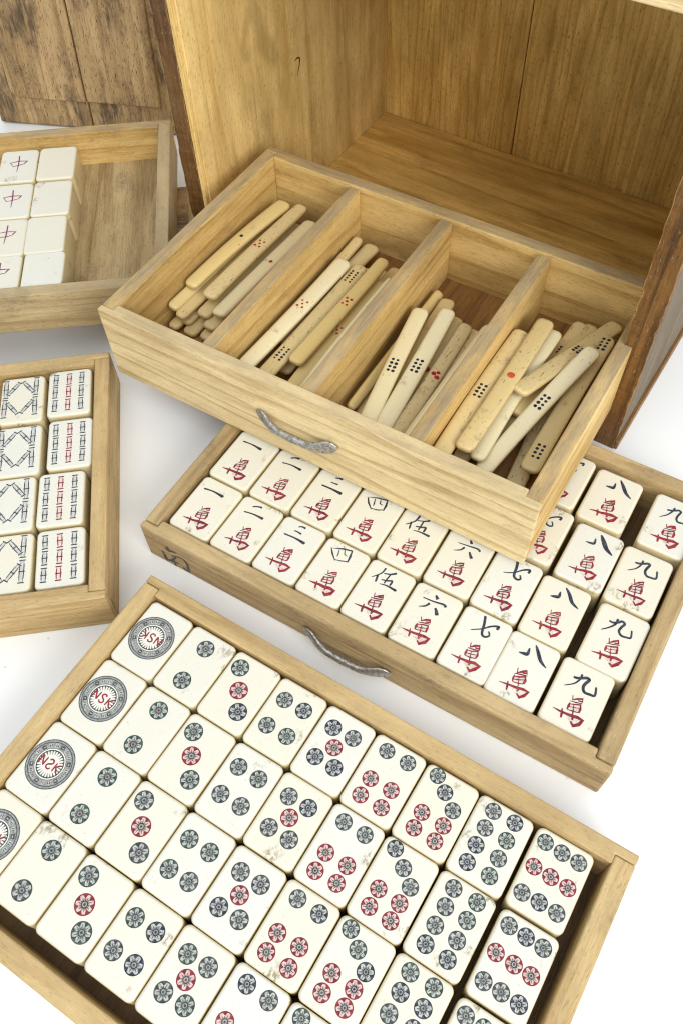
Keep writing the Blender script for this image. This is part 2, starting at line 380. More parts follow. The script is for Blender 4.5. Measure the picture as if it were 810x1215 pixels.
GLYPH = {
'wan': [[(-1.7, -0.1), (-1.1, -1.75), (0.3, -0.45), (1.7, 0.35), (2.0, -0.65), (0.5, -1.15)], [(-1.9, -2.55), (0.26, -1.95), (2.5, -1.3)], [(-1.57, -3.14), (-1.61, -4.63), (-1.48, -5.88)], [(-1.64, -3.63), (0.21, -2.9), (2.13, -2.06), (2.51, -3.56), (2.48, -5.02)], [(-1.38, -5.82), (0.54, -5.58), (2.42, -4.97)], [(-1.38, -4.72), (0.34, -4.16), (2.03, -3.53)], [(-0.19, -2.69), (0.68, -5.72), (1.47, -8.75)], [(-5.8, -8.0), (-3.5, -7.75), (-1.2, -7.5), (0.5, -7.3), (3.0, -6.8), (5.0, -6.95), (4.3, -8.8), (2.75, -10.4), (1.45, -9.4)], [(1.62, -8.66), (1.81, -7.25)], [(-2.93, -6.42), (-2.39, -8.17), (-2.07, -9.86)]],
'9': [[(-1.58, 9.16), (-1.8, 6.97), (-3.01, 4.43), (-5.63, 2.14)], [(-4.1, 6.87), (-2.7, 7.04), (-1.05, 7.86), (0.15, 8.79), (1.23, 8.27), (0.57, 6.29), (0.53, 4.45), (1.57, 3.34), (3.48, 3.46), (5.01, 4.03), (4.42, 7.17)]],
'8': [[(-4.29, 5.67), (-2.45, 6.06), (-1.1, 6.61), (-1.44, 9.2)], [(-0.14, 11.63), (1.93, 9.24), (4.12, 6.52), (7.05, 4.93)]],
'7': [[(-3.87, 4.26), (-0.44, 6.34), (2.26, 9.06), (4.8, 10.21), (4.74, 8.79)], [(-1.15, 12.14), (-0.34, 8.63), (0.35, 4.99), (1.94, 4.01), (3.2, 5.06), (2.24, 6.61)]],
'6': [[(-1.04, 10.94), (-0.34, 10.27), (0.3, 9.57)], [(-4.91, 7.8), (-0.79, 8.12), (3.14, 8.75), (4.43, 7.87)], [(-1.56, 6.85), (-2.62, 5.09), (-4.89, 3.46)], [(0.95, 5.85), (2.09, 4.73), (3.13, 3.55)]],
'5': [[(-3.22, 11.75), (-3.71, 8.64), (-6.26, 5.29)], [(-4.65, 7.67), (-3.84, 4.15)], [(-2.86, 9.38), (-0.58, 10.19), (1.59, 11.61)], [(-0.41, 10.29), (-0.49, 7.77), (-0.53, 5.21)], [(-2.33, 6.46), (-0.09, 7.07), (1.65, 7.9), (1.76, 5.44)], [(-2.2, 4.25), (0.69, 4.99), (4.94, 4.85)]],
'4': [[(-6.2, 9.22), (-4.39, 6.78), (-1.86, 4.79)], [(-5.86, 9.22), (-2.1, 10.81), (1.67, 11.81), (2.27, 9.07), (2.45, 6.5)], [(-3.26, 9.94), (-2.23, 7.64), (-2.21, 6.5)], [(-1.0, 10.66), (-0.23, 8.79), (1.1, 8.79)], [(-2.28, 4.93), (0.3, 5.64), (2.61, 6.79)]],
'3': [[(-2.29, 10.91), (-0.93, 11.58), (0.68, 11.7)], [(-2.9, 8.28), (-1.55, 8.49), (0.38, 8.58)], [(-5.51, 5.08), (-0.83, 5.51), (3.98, 5.36)]],
'2': [[(-3.69, 10.09), (-1.83, 11.15), (0.14, 11.57)], [(-5.54, 6.44), (-1.2, 7.16), (3.53, 6.96)]],
'1': [[(-6.33, 7.63), (-1.94, 8.2), (3.23, 7.77)]],
'zhong': [[(0.06, 8.16), (0.16, 1.5), (-0.12, -5.77)], [(-4.5, 2.7), (-2.4, -0.9)], [(-4.2, 2.45), (0.1, 3.3), (4.7, 3.1)], [(4.7, 3.15), (3.9, 2.0), (3.0, 0.5)], [(-2.4, -0.7), (0.2, -0.2), (3.1, 0.75)]],
'nan': [[(12.69, 15.8), (12.53, 12.17)], [(10.62, 13.43), (12.38, 11.92), (14.42, 13.28), (17.06, 13.71)], [(8.42, 8.95), (9.28, 5.95), (9.49, 2.69), (10.1, 2.53)], [(13.32, 8.68), (18.21, 11.35), (20.94, 10.31), (21.26, 5.94), (20.69, 2.3), (18.07, 3.16)], [(10.1, 2.53), (12.57, 4.64), (15.83, 9.32)], [(13.72, 7.67), (14.07, 4.54), (13.77, 0.8)], [(11.99, 3.1), (14.24, 4.34), (16.37, 5.14)]],
}
WID = {  # start, end, middle widths of each stroke
'wan': [(.5, .7, .75), (.4, .45, .42), (.75, .6, .8), (.4, 1.0, .62), (.4, .45, .4), (.34, .34, .34), (.36, .5, .36), (.35, .9, 1.0), (.45, .75, .6), (.5, .85, .7)],
'9': [(.7, .25, .5), (.6, .5, .75)], '8': [(.15, .3, .95), (.3, .2, 1.25)], '7': [(.25, .8, .55), (.75, .4, .65)],
'6': [(.5, 1.0, .8), (.3, .9, .55), (.75, .15, .55), (.5, 1.0, .8)], '5': [(.7, .25, .5), (.5, .5, .55), (.3, .7, .45), (.45, .45, .5), (.3, .55, .6), (.25, 1.0, .5)],
'4': [(.6, .5, .6), (.35, .8, .7), (.4, .3, .4), (.4, .3, .4), (.4, .5, .4)],
'3': [(.5, .8, .5), (.5, .8, .5), (.6, 1.15, .55)], '2': [(.5, .85, .5), (.6, 1.15, .5)], '1': [(.75, 1.3, .55)],
'zhong': [(1.0, .4, .6), (.7, .55, .6), (.5, .6, .6), (.75, .5, .6), (.5, .5, .5)],
'nan': [(1.1, .6, 1.2), (.6, .7, 1.1), (1.0, 1.1, 1.5), (.7, 1.4, 1.2), (.7, .6, .9), (.7, .8, .9), (.6, .6, .8)],
}
def glyph_mesh(key, name, mat, k=1.0, bold=1.0, dx=0.0, dy=0.0, z=0.03, thin=None, core=None, wash=None, seed=0):
    """Hand-cut character: every stroke wobbles a little with the seed; broad strokes have a lighter worn core, the cut of wan a pale wash."""
    rnd = random.Random(seed); bm = bmesh.new()
    mats = [mat, thin or mat, core or mat, wash or mat]
    if wash:
        for q, P in enumerate(([(-1.7, -3.2), (2.3, -2.0), (2.6, -5.0), (-1.5, -5.9)], [(-1.0, -7.6), (4.6, -7.0), (4.1, -8.9), (2.75, -10.2), (0.0, -9.0)])):
            bm.faces.new([bm.verts.new((x + dx, y + dy, z - 0.008 + .002 * q)) for x, y in P]).material_index = 3
    for i, (st, (a, b, m)) in enumerate(zip(GLYPH[key], WID[key])):
        j = .16 if seed else 0
        pts = [(x * k + dx + rnd.uniform(-j, j), y * k + dy + rnd.uniform(-j, j)) for x, y in st]
        f = bold * (rnd.uniform(.85, 1.15) if seed else 1)
        ribbon(bm, pts, a * f, b * f, z + 0.008 * i, 1 if thin and max(a, b, m) < .47 else 0, m * f, per=1 if key in ('wan', 'zhong', '4') else 6)
        if core and max(a, b, m) * f > .6:
            ribbon(bm, pts, a * f * .4, b * f * .5, z + 0.008 * i + .004, 2, m * f * .45, per=1 if key in ('wan', 'zhong', '4') else 6)
    return finish_mark(bm, name, mats)

def circle_mesh(d, red=False, heart=False, style=0):
    r = d / 2; bm = bmesh.new()
    dark, pale = (1, 3) if red else (0, 2)
    disc(bm, 0, 0, r, 0.03, dark, 48)
    ph = 0.3 * style; lobes = 6 if style % 2 == 0 else 7
    rr = random.Random(style * 7 + int(d * 10) + red)
    jit = [rr.uniform(.82, 1.15) for _ in range(lobes)]
    def scallop(a):
        i = int(((a + ph) * lobes / (2 * math.pi)) + .5) % lobes
        return r * (0.875 - 0.36 * jit[i] * (max(0.0, math.cos(lobes * (a + ph)) + .4) / 1.4) ** 1.1)
    disc(bm, 0, 0, scallop, 0.042, pale, 84)
    disc(bm, 0, 0, lambda a: r * (.51 + .05 * math.sin(lobes * (a + ph) * 2)), 0.048, 4, 40)
    for i in range(lobes):   # petal veins
        a = 2 * math.pi * (i + 0.5) / lobes - ph + rr.uniform(-.08, .08)
        ribbon(bm, [(0.34 * r * math.cos(a), 0.34 * r * math.sin(a)), (rr.uniform(.6, .76) * r * math.cos(a), 0.68 * r * math.sin(a))], 0.10 * r, 0.05 * r, 0.054, 0, per=2)
        b = a + math.pi / lobes
        ribbon(bm, [(0.30 * r * math.cos(b), 0.30 * r * math.sin(b)), (0.5 * r * math.cos(b), 0.5 * r * math.sin(b))], 0.12 * r, 0.08 * r, 0.054, 0, per=2)
    ring(bm, 0.24 * r, 0.36 * r, 0.06, 0, 24)
    disc(bm, 0, 0, 0.13 * r, 0.06, 1 if heart else 0, 14)
    return finish_mark(bm, 'circle_marking', [(INK_GREY, INK_GREEN, INK_GREY, INK_GREY, INK_BLACK, INK_GREEN)[style], INK_RED2, PALE_GREY, PALE_PINK, MID_GREY if not red else MID_PINK])

def big_circle_mesh():
    bm = bmesh.new(); r = 8.7
    disc(bm, 0, 0, r, 0.03, 0, 64)
    ring(bm, r * .90, r * .965, 0.042, 1, 64)
    ring(bm, r * .63, r * .865, 0.042, 1, 64)
    rr = random.Random(5)
    n = 18                                     # fret of little blocks around the band
    for i in range(n):
        a = 2 * math.pi * i / n
        ring(bm, r * .67, r * .83, 0.054, 2 if i % 3 != 1 else 0, 4, a + .05, a + .05 + 0.2 + 0.04 * rr.random())
        if i % 3 != 1:
            for t in (.1, .2): ring(bm, r * .70, r * .80, 0.062, 0, 2, a + t - .025, a + t + .015)
        else:
            ring(bm, r * .72, r * .77, 0.062, 2, 3, a + .1, a + .2)
    ring(bm, r * .57, r * .615, 0.048, 3, 64)
    n = 26                                     # pale petals standing in the dark inner disc
    for i in range(n):
        a = 2 * math.pi * i / n
        w = 0.58
        ca, sa = math.cos(a), math.sin(a)
        P = [(r * .26 * ca, r * .26 * sa), (r * .45 * ca, r * .45 * sa), (r * .525 * ca, r * .525 * sa)]
        ribbon(bm, P, w, w * .8, 0.060 + 0.0015 * (i % 2), 3, w * 1.15, per=3)
    disc(bm, 0, 0, r * .36, 0.066, 3, 40)
    return finish_mark(bm, 'circle_marking', [INK_GREY, MID_GREY, PALE_GREY, CREAM])
LET = {'N': [[(-1.05, -1.6), (-.95, 1.6)], [(-.95, 1.5), (.95, -1.5)], [(.95, -1.6), (1.05, 1.6)]],
       'S': [[(.85, 1.05), (.35, 1.6), (-.55, 1.45), (-.85, .75), (-.3, .15), (.5, -.25), (.85, -.9), (.4, -1.55), (-.45, -1.6), (-.95, -1.0)]],
       'K': [[(-.9, -1.6), (-.85, 1.6)], [(1.0, 1.55), (-.75, -.05)], [(-.45, .2), (1.1, -1.6)]]}
def letters_mesh(flip_s=False):
    bm = bmesh.new(); q = 0
    for ch, x in (('N', -3.05), ('S', 0.0), ('K', 3.0)):
        for st in LET[ch]:
            ribbon(bm, [((-u if (ch == 'S' and flip_s) else u) * 1.0 + x, v * 1.05) for u, v in st], .55, .5, 0.075 + 0.005 * q, 0, .6); q += 1
    return finish_mark(bm, 'lettering', [INK_RED])
def bamboo_mesh(length, red=False, w=2.1):
    bm = bmesh.new(); h = length / 2
    ribbon(bm, [(0, -h), (0, h)], w, w, 0.03, 1 if red else 0, per=4)
    for a, b in ((-h + .42, -.2), (.2, h - .42)):
        ring_pts = [(0, a), (0, b)]
        bm2 = w - .85
        v = [bm.verts.new(p) for p in ((-bm2 / 2, a, .042), (bm2 / 2, a, .042), (bm2 / 2, b, .042), (-bm2 / 2, b, .042))]
        bm.faces.new(v).material_index = 3 if red else 2
    for y in (-h, 0, h):
        yy = y * .95
        v = [bm.verts.new(p) for p in ((-w * .6, yy - .26, .054), (w * .6, yy - .26, .054), (w * .6, yy + .26, .054), (-w * .6, yy + .26, .054))]
        bm.faces.new(v).material_index = 1 if red else 0
    return finish_mark(bm, 'bamboo_marking', [INK_GREY, INK_RED2, BAMBOO_FILL, BAMBOO_PINK])

# ------------------------------------------------------------------ the table
tb = bmesh.new()
v = [tb.verts.new(p) for p in ((-150, -150, 0), (150, -150, 0), (150, 150, 0), (-150, 150, 0))]
tb.faces.new(v)
table = link('table_surface', mesh_from(tb, 'table_surface', False), None, table_mat())
tag(table, 'plain white table surface under all the trays', 'table', kind='structure')

# ------------------------------------------------------------------ trays
def make_tray(name, label, cat, M, Wd, Dp, H, t, kind='tray', floor='trayfloor', zf=3.0, group=None, bev=0.55, inner=None):
    """Local origin at the back-left bottom corner, x to the right, front at y = -Dp."""
    root = thing(name, label, cat, M, group)
    lap = t * 0.5
    mx, my = W(kind, 'x'), W(kind, 'y')
    g = 0.2
    front = [(0, -Dp), (Wd, -Dp), (Wd, -Dp + lap), (Wd - t, -Dp + lap), (Wd - t, -Dp + t), (t, -Dp + t), (t, -Dp + lap), (0, -Dp + lap)]
    back = [(0, 0), (0, -lap), (t, -lap), (t, -t), (Wd - t, -t), (Wd - t, -lap), (Wd, -lap), (Wd, 0)]
    fp = part_prism('front_panel', mx, root, front, 0, H, bev=bev)
    part_prism('back_panel', W(inner, 'x') if inner else mx, root, back, 0, H, bev=bev)
    part_box('side_panel', my, root, 0, t - .0, -Dp + lap + g, -lap - g, 0, H - .12, bev)
    part_box('side_panel', my, root, Wd - t, Wd, -Dp + lap + g, -lap - g, 0, H - .12, bev)
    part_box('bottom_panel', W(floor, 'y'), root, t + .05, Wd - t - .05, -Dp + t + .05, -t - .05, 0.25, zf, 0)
    return root, fp

def make_handle(parent, x, y, z, kind):
    """Old cast pull: two leaf shaped feet on the wood and a bar bowed out between them. Outward is -y."""
    root = bpy.data.objects.new('handle', None)
    bm = bmesh.new()
    half = 19.5
    # (s along, outward, drop, height of section, thickness of section)
    prof = [(-1.0, .5, 1.6, .6, .5), (-.96, .9, 1.4, 3.0, 1.2), (-.87, 1.3, .9, 6.6, 1.9), (-.75, 1.9, .4, 7.8, 2.4), (-.63, 2.8, 0, 6.8, 2.8), (-.50, 3.6, -.3, 4.8, 3.0),
            (-.36, 4.1, -.5, 3.7, 3.1), (-.17, 4.3, -.5, 3.4, 3.0), (0, 4.4, -.5, 3.8, 3.2)]
    prof = prof + [(-a, b, c, d, e) for a, b, c, d, e in reversed(prof[:-1])]
    n = 14; rows = []
    for s, o, dz, hh, th in prof:
        rows.append([bm.verts.new((s * half, -o + th / 2 * math.cos(2 * math.pi * i / n), dz + hh / 2 * math.sin(2 * math.pi * i / n))) for i in range(n)])
    for a, b in zip(rows, rows[1:]):
        for i in range(n): bm.faces.new((a[i], b[i], b[(i + 1) % n], a[(i + 1) % n]))
    bm.faces.new(rows[0]); bm.faces.new(rows[-1])
    bmesh.ops.recalc_face_normals(bm, faces=bm.faces)
    bmesh.ops.subdivide_edges(bm, edges=bm.edges[:], cuts=1, smooth=0.25)
    o = link('handle', mesh_from(bm, 'handle', True, True), parent, IRON)
    pl = parent.location
    o.location = Vector((x * S, y * S, z * S)) - pl
    return o

M0 = frame(-95.8, -149.5, 0, -34.2)
M1 = frame(-32.1, -18.1, 0, -33.1)
YAW2, YAW3 = 5.5, 3.35
M2 = frame(-125.1, -28.6, 0, YAW2) @ Matrix.Translation((-200 * S, 0, 0))
Z3 = 22.3
M3 = frame(-102.6, 121.1, Z3, YAW3) @ Matrix.Translation((-200 * S, 0, 0))
MU = frame(-47.1, 66.0, 22.65, -33.6)
TRAY_GROUP = 'open wooden trays of the set'
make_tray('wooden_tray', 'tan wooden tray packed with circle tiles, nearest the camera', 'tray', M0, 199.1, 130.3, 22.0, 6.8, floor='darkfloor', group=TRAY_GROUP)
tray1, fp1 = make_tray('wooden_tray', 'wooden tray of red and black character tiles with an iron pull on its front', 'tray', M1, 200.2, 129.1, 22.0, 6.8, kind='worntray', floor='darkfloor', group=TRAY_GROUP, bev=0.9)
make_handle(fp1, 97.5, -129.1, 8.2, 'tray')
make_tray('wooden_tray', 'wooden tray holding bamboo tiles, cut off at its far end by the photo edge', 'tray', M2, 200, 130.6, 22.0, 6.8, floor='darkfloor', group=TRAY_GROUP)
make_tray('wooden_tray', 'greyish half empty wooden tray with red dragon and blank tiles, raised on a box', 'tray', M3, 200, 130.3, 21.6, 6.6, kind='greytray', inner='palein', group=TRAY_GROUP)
# brush-written mark on the front of the character tray
bm = bmesh.new()
for i, (st, (a, b, m)) in enumerate(zip(GLYPH['nan'], WID['nan'])):
    ribbon(bm, st, a * 1.25, b * 1.25, 0.03 + 0.006 * i, 0, m * 1.25)
me = finish_mark(bm, 'brush_marking', [BRUSH])
o = link('brush_marking', me, fp1)
o.matrix_local = Matrix.Translation(Vector((0, -129.1 * S, 0)) - fp1.location) @ Matrix.Rotation(R(90), 4, 'X')

# box under the raised tray, only a corner of it shows
bx = thing('wooden_box', 'low brown wooden box under the raised tray, only its corner beside the cabinet showing', 'box', M3 @ Matrix.Translation((-0, 0, -Z3 * S)))
part_box('box_body', W('tray', 'x'), bx, 110, 205, -92, -29.7, 0, 18.5, .5)
part_box('box_lid', W('door', 'x'), bx, 109.5, 205.5, -92.5, -29.3, 18.6, Z3 - .05, .5)

# ------------------------------------------------------------------ tally stick drawer
UW, UD, UH, UT, UF = 200.9, 130.2, 38.6, 6.4, 5.3
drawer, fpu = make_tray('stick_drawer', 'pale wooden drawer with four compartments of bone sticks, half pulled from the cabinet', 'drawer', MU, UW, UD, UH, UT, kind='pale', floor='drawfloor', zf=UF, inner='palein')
for ch in drawer.children:
    if ch.name.startswith('side_panel'): ch.data.materials[0] = W('palein', 'y')
for x0, x1 in ((49.6, 55.4), (97.4, 103.5), (145.2, 151.4)):
    part_box('divider', W('palein', 'y'), drawer, x0, x1, -UD + UT + .1, -UT - .1, UF, UH - 1.2, .5)
make_handle(fpu, 99, -UD, 19.0, 'drawer')

# ------------------------------------------------------------------ cabinet
KW, KD, KF, KH = 234.4, 168.0, 4.4, 185.0
MK = frame(-88.3, 52.0, 0, -35.06)
cab = thing('wooden_cabinet', 'tall open fronted wooden cabinet, golden inside with worn brown front edges', 'cabinet', MK)
TL, TR = 12.6, 10.4
lp = part_box('side_panel', W('inside', 'z'), cab, 0, TL, 1.6, KD + 8, 0, KH, .3)
rp = part_box('side_panel', W('greyout', 'z'), cab, KW - TR, KW, 1.6, KD + 8, 0, KH, .3)
def edge_strip(x0, x1, seed):
    bm = prism(boxpts(x0, x1, -.6, 1.5), 0, KH)
    bmesh.ops.subdivide_edges(bm, edges=[e for e in bm.edges if e.calc_length() > 100], cuts=60, use_grid_fill=True)
    rnd = random.Random(seed)
    for v in bm.verts:
        if v.co.y < 0:
            k = rnd.random()
            v.co.y += rnd.uniform(-.2, .25); v.co.x += rnd.uniform(-.25, .25) + (0.5 if k > .93 else 0) * (1 if v.co.x < (x0 + x1) / 2 else -1)
    c = Vector(((x0 + x1) / 2, 0, KH / 2)); bmesh.ops.translate(bm, vec=-c, verts=bm.verts)
    o = link('front_edge', mesh_from(bm, 'front_edge'), cab, W('lacquer', 'z')); o.location = c * S
    return o
bm = bmesh.new()
ribbon(bm, [(78.0, 78.9), (80.6, 79.4), (82.8, 78.4)], .3, 1.0, .05, 0, .8); ribbon(bm, [(82.8, 78.2), (81.6, 74.6), (79.4, 70.5)], 1.0, .2, .06, 0, .8)
ck = link('crack_marking', finish_mark(bm, 'crack_marking', [ink('crack_brown', (0.05, 0.025, 0.008), (0.14, 0.075, 0.02), 0.8)]), lp)
ck.matrix_local = Matrix.Translation(Vector((TL * S, 0, 0)) - lp.location) @ Matrix(((0, 0, 1, 0), (1, 0, 0, 0), (0, 1, 0, 0), (0, 0, 0, 1)))
edge_strip(0, TL - 3.2, 1); edge_strip(KW - TR, KW, 2)
# sliding-door groove: a paler lip inside the left front edge
part_box('groove_lip', W('inside', 'z'), cab, TL - 3.1, TL - .9, -.5, 1.5, 0, KH, .2)
part_box('back_panel', W('insideback', 'z'), cab, TL + .1, 98.0, KD, KD + 8, 0, KH, .35)
part_box('back_panel', W('insideback', 'z'), cab, 98.5, KW - TR - .1, KD + .15, KD + 8, 0, KH, .35)
part_box('bottom_panel', W('insidefloor', 'x'), cab, TL + .1, KW - TR - .1, 1.0, KD - .7, 0.3, KF, .3)
part_box('top_panel', W('pale', 'x'), cab, -2, KW + 2, -1.5, KD + 10, KH + .1, KH + 11, .8)
part_box('base_strip', W('lacquer', 'y'), cab, KW + .02, KW + 1.6, 0, KD + 8, 0, 5.2, .3)

# ------------------------------------------------------------------ leaning cabinet door
DY = Matrix.Translation((-22.4, 19.5, 0.12)) @ Matrix.Rotation(R(-11.67), 4, 'Z') @ Matrix.Rotation(R(-8), 4, 'X')
door = thing('cabinet_door', 'weathered brown wooden door panel standing upright behind the half empty tray', 'door', DY)
# x to the right, z up, front at y=0
part_box('plank', W('door', 'z'), door, .8, 61.6, 1.6, 12, 0, 190, 1.2)
part_box('plank', W('door', 'z'), door, 62.2, 150, 1.7, 12, 0, 190, 1.2)
def field(x0, x1, rl):
    pts = []
    if rl:
        for i in range(7):
            a = math.pi + i * math.pi / 12
            pts.append((x0 + 6 + 6 * math.cos(a), 17 + 6 + 6 * math.sin(a)))
    else: pts.append((x0, 17))
    pts += [(x1, 16.6), (x1, 175), (x0, 175)]
    return part_prism('raised_field', W('door', 'z'), door, pts, -0.4, 2.2, 'xz', .8)
field(13.6, 61.5, True); field(62.3, 108.6, False)

# ------------------------------------------------------------------ tiles
TW_, TH_, TZ = 19.5, 27.5, 17.6
def tile_mesh():
    bm = bmesh.new()
    def outline(inset, z):
        hw, hh, r = TW_ / 2 - inset, TH_ / 2 - inset, max(2.3 - inset * .6, .5)
        vs = []
        for cx, cy, a0 in ((hw - r, hh - r, 0), (-hw + r, hh - r, 90), (-hw + r, -hh + r, 180), (hw - r, -hh + r, 270)):
            for i in range(6):
                a = R(a0 + 18 * i); vs.append(bm.verts.new((cx + r * math.cos(a), cy + r * math.sin(a), z)))
        return vs
    b = 1.15
    prof = [(.7, 0), (.2, .25), (0, .8), (0, TZ - b)]
    for i in range(1, 6):
        a = R(18 * i); prof.append((b * (1 - math.cos(a)), TZ - b + b * math.sin(a)))
    rows = [outline(i, z) for i, z in prof]
    n = len(rows[0])
    for a, c in zip(rows, rows[1:]):
        for i in range(n): bm.faces.new((a[i], a[(i + 1) % n], c[(i + 1) % n], c[i])).smooth = True
    bm.faces.new(rows[0]); bm.faces.new(rows[-1])
    bmesh.ops.scale(bm, vec=(S, S, S), verts=bm.verts)
    bmesh.ops.recalc_face_normals(bm, faces=bm.faces)
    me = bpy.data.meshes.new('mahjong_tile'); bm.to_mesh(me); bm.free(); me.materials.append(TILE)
    return me
TILE_ME = tile_mesh()
FLOOR_Z = 3.02
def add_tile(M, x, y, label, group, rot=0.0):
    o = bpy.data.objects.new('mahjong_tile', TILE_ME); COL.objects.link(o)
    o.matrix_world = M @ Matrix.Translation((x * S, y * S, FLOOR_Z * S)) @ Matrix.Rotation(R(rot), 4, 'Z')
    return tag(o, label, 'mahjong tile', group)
def add_mark(tile, name, me, x=0, y=0, rot=0.0):
    o = bpy.data.objects.new(name, me); COL.objects.link(o); o.parent = tile
    o.location = (x * S, y * S, TZ * S); o.rotation_euler = (0, 0, R(rot))
    return o
ROWS = ('back row', 'second row from back', 'third row from back', 'front row')
NUM = ('one', 'two', 'three', 'four', 'five', 'six', 'seven', 'eight', 'nine')
PAT = {2: [(-.5, 7.3), (-.4, -7.0)], 3: [(-4.9, 7.7), (-.4, .6), (4.2, -6.3)],
 4: [(-4.2, 6.0), (3.9, 6.1), (-4.2, -4.8), (3.9, -4.6)], 5: [(-4.0, 6.6), (3.7, 6.7), (-.1, .7), (-3.9, -5.4), (3.8, -5.1)],
 6: [(-3.9, 9.2), (4.1, 9.3), (-3.9, -2.0), (4.0, -1.9), (-3.9, -8.4), (4.1, -8.3)],
 7: [(-5.3, 10.7), (-.4, 6.9), (4.5, 3.0), (-3.9, -2.7), (4.0, -2.8), (-3.8, -8.5), (4.1, -8.5)],
 8: [(-3.9, 10.0), (3.9, 10.1), (-3.9, 3.8), (3.9, 3.8), (-3.9, -2.6), (3.9, -2.6), (-3.9, -8.8), (3.9, -8.8)],
 9: [(-6.0, 9.3), (-.2, 9.2), (5.7, 9.2), (-6.0, .6), (-.2, .5), (5.7, .5), (-6.0, -8.3), (-.2, -8.2), (5.7, -8.2)]}
REDS = {3: (1,), 5: (2,), 6: (2, 3, 4, 5), 7: (3, 4, 5, 6), 9: (3, 4, 5)}
DIA = {2: 6.7, 3: 6.7, 4: 6.1, 5: 6.0, 6: 5.6, 7: 5.5, 8: 5.5, 9: 5.35}
CIR = {}
def circ(d, red, heart, style):
    key = (d, red, heart, style)
    if key not in CIR: CIR[key] = circle_mesh(*key)
    return CIR[key]
BIG = big_circle_mesh(); NSK = letters_mesh(); NSK_F = letters_mesh(True)
NINE0 = {0: (177.9, -20.9), 1: (178.7, -49.2), 2: (178.6, -77.6), 3: (178.2, -105.6)}
rt = random.Random(3)
for r in range(4):
    for c in range(9):
        n = c + 1
        x, y = 7.1 + 20.0 * c + 10, -7.4 - 27.78 * (r + .5)
        if c == 8: x, y = NINE0[r]
        w = NUM[c]
        t = add_tile(M0, x + rt.uniform(-.1, .1), y + rt.uniform(-.1, .1), f'cream tile with {w} engraved circle{"s" if c else " and red letters"}, {ROWS[r]} of nearest tray', 'circle tiles in the nearest tray', rt.uniform(-.35, .35))
        if n == 1:
            m = add_mark(t, 'circle_marking', BIG, -.4, .4)
            q = bpy.data.objects.new('lettering', NSK_F if r == 2 else NSK); COL.objects.link(q); q.parent = m
            q.rotation_euler = (0, 0, R({0: 182, 1: -3, 2: 0, 3: 4}[r]))
        else:
            for i, (px, py) in enumerate(PAT[n]):
                add_mark(t, 'circle_marking', circ(DIA[n], i in REDS.get(n, ()), n == 2 and r in (1, 2), rt.choice((0, 1, 2, 3, 4, 5))), px + rt.uniform(-.15, .15), py + rt.uniform(-.15, .15), rt.uniform(0, 60))
# character tiles
KEYS = [str(i) for i in range(1, 10)]
WASH = ink('pink_wash', (0.58, 0.47, 0.42), (0.70, 0.65, 0.57), scale=7)
SPECIAL = {(7, 0): (159.3, -23.0), (7, 1): (162.0, -52.2), (7, 2): (160.0, -80.8), (7, 3): (159.1, -108.7),
           (8, 0): (184.4, -22.9), (8, 1): (182.2, -52.9), (8, 2): (183.3, -81.2), (8, 3): (180.0, -108.7),
           (6, 0): (138.2, -21.5), (6, 1): (140.5, -50.6)}
for r in range(4):
    for c in range(9):
        x, y = 7.7 + 20.3 * (c + .5), -129.1 + 7.3 + 27.78 * (3 - r) + 13.9
        if r < 3: y += .4
        if (c, r) in SPECIAL: x, y = SPECIAL[c, r]
        if r == 0 and c < 6 or (r == 1 and c < 0): continue      # wholly under the drawer
        t = add_tile(M1, x + rt.uniform(-.12, .12), y + rt.uniform(-.12, .12), f'tile with Chinese numeral {NUM[c]} over red character, {ROWS[r]} of character tray', 'character tiles in the tray under the drawer', rt.uniform(-.5, .5))
        add_mark(t, 'numeral', glyph_mesh(KEYS[c], 'numeral', INK_BLACK, 1.0, 1.32, seed=r * 9 + c + 1), rt.uniform(-.2, .2), rt.uniform(-.3, .3), rt.uniform(-2, 2))
        add_mark(t, 'character', glyph_mesh('wan', 'character', rt.choice((INK_RED, INK_RED2, INK_RED)), 1.0, rt.uniform(1.08, 1.28), thin=INK_DARKRED, wash=WASH, seed=r * 9 + c + 50), rt.uniform(-.25, .25), rt.uniform(-.3, .3), rt.uniform(-3, 3))
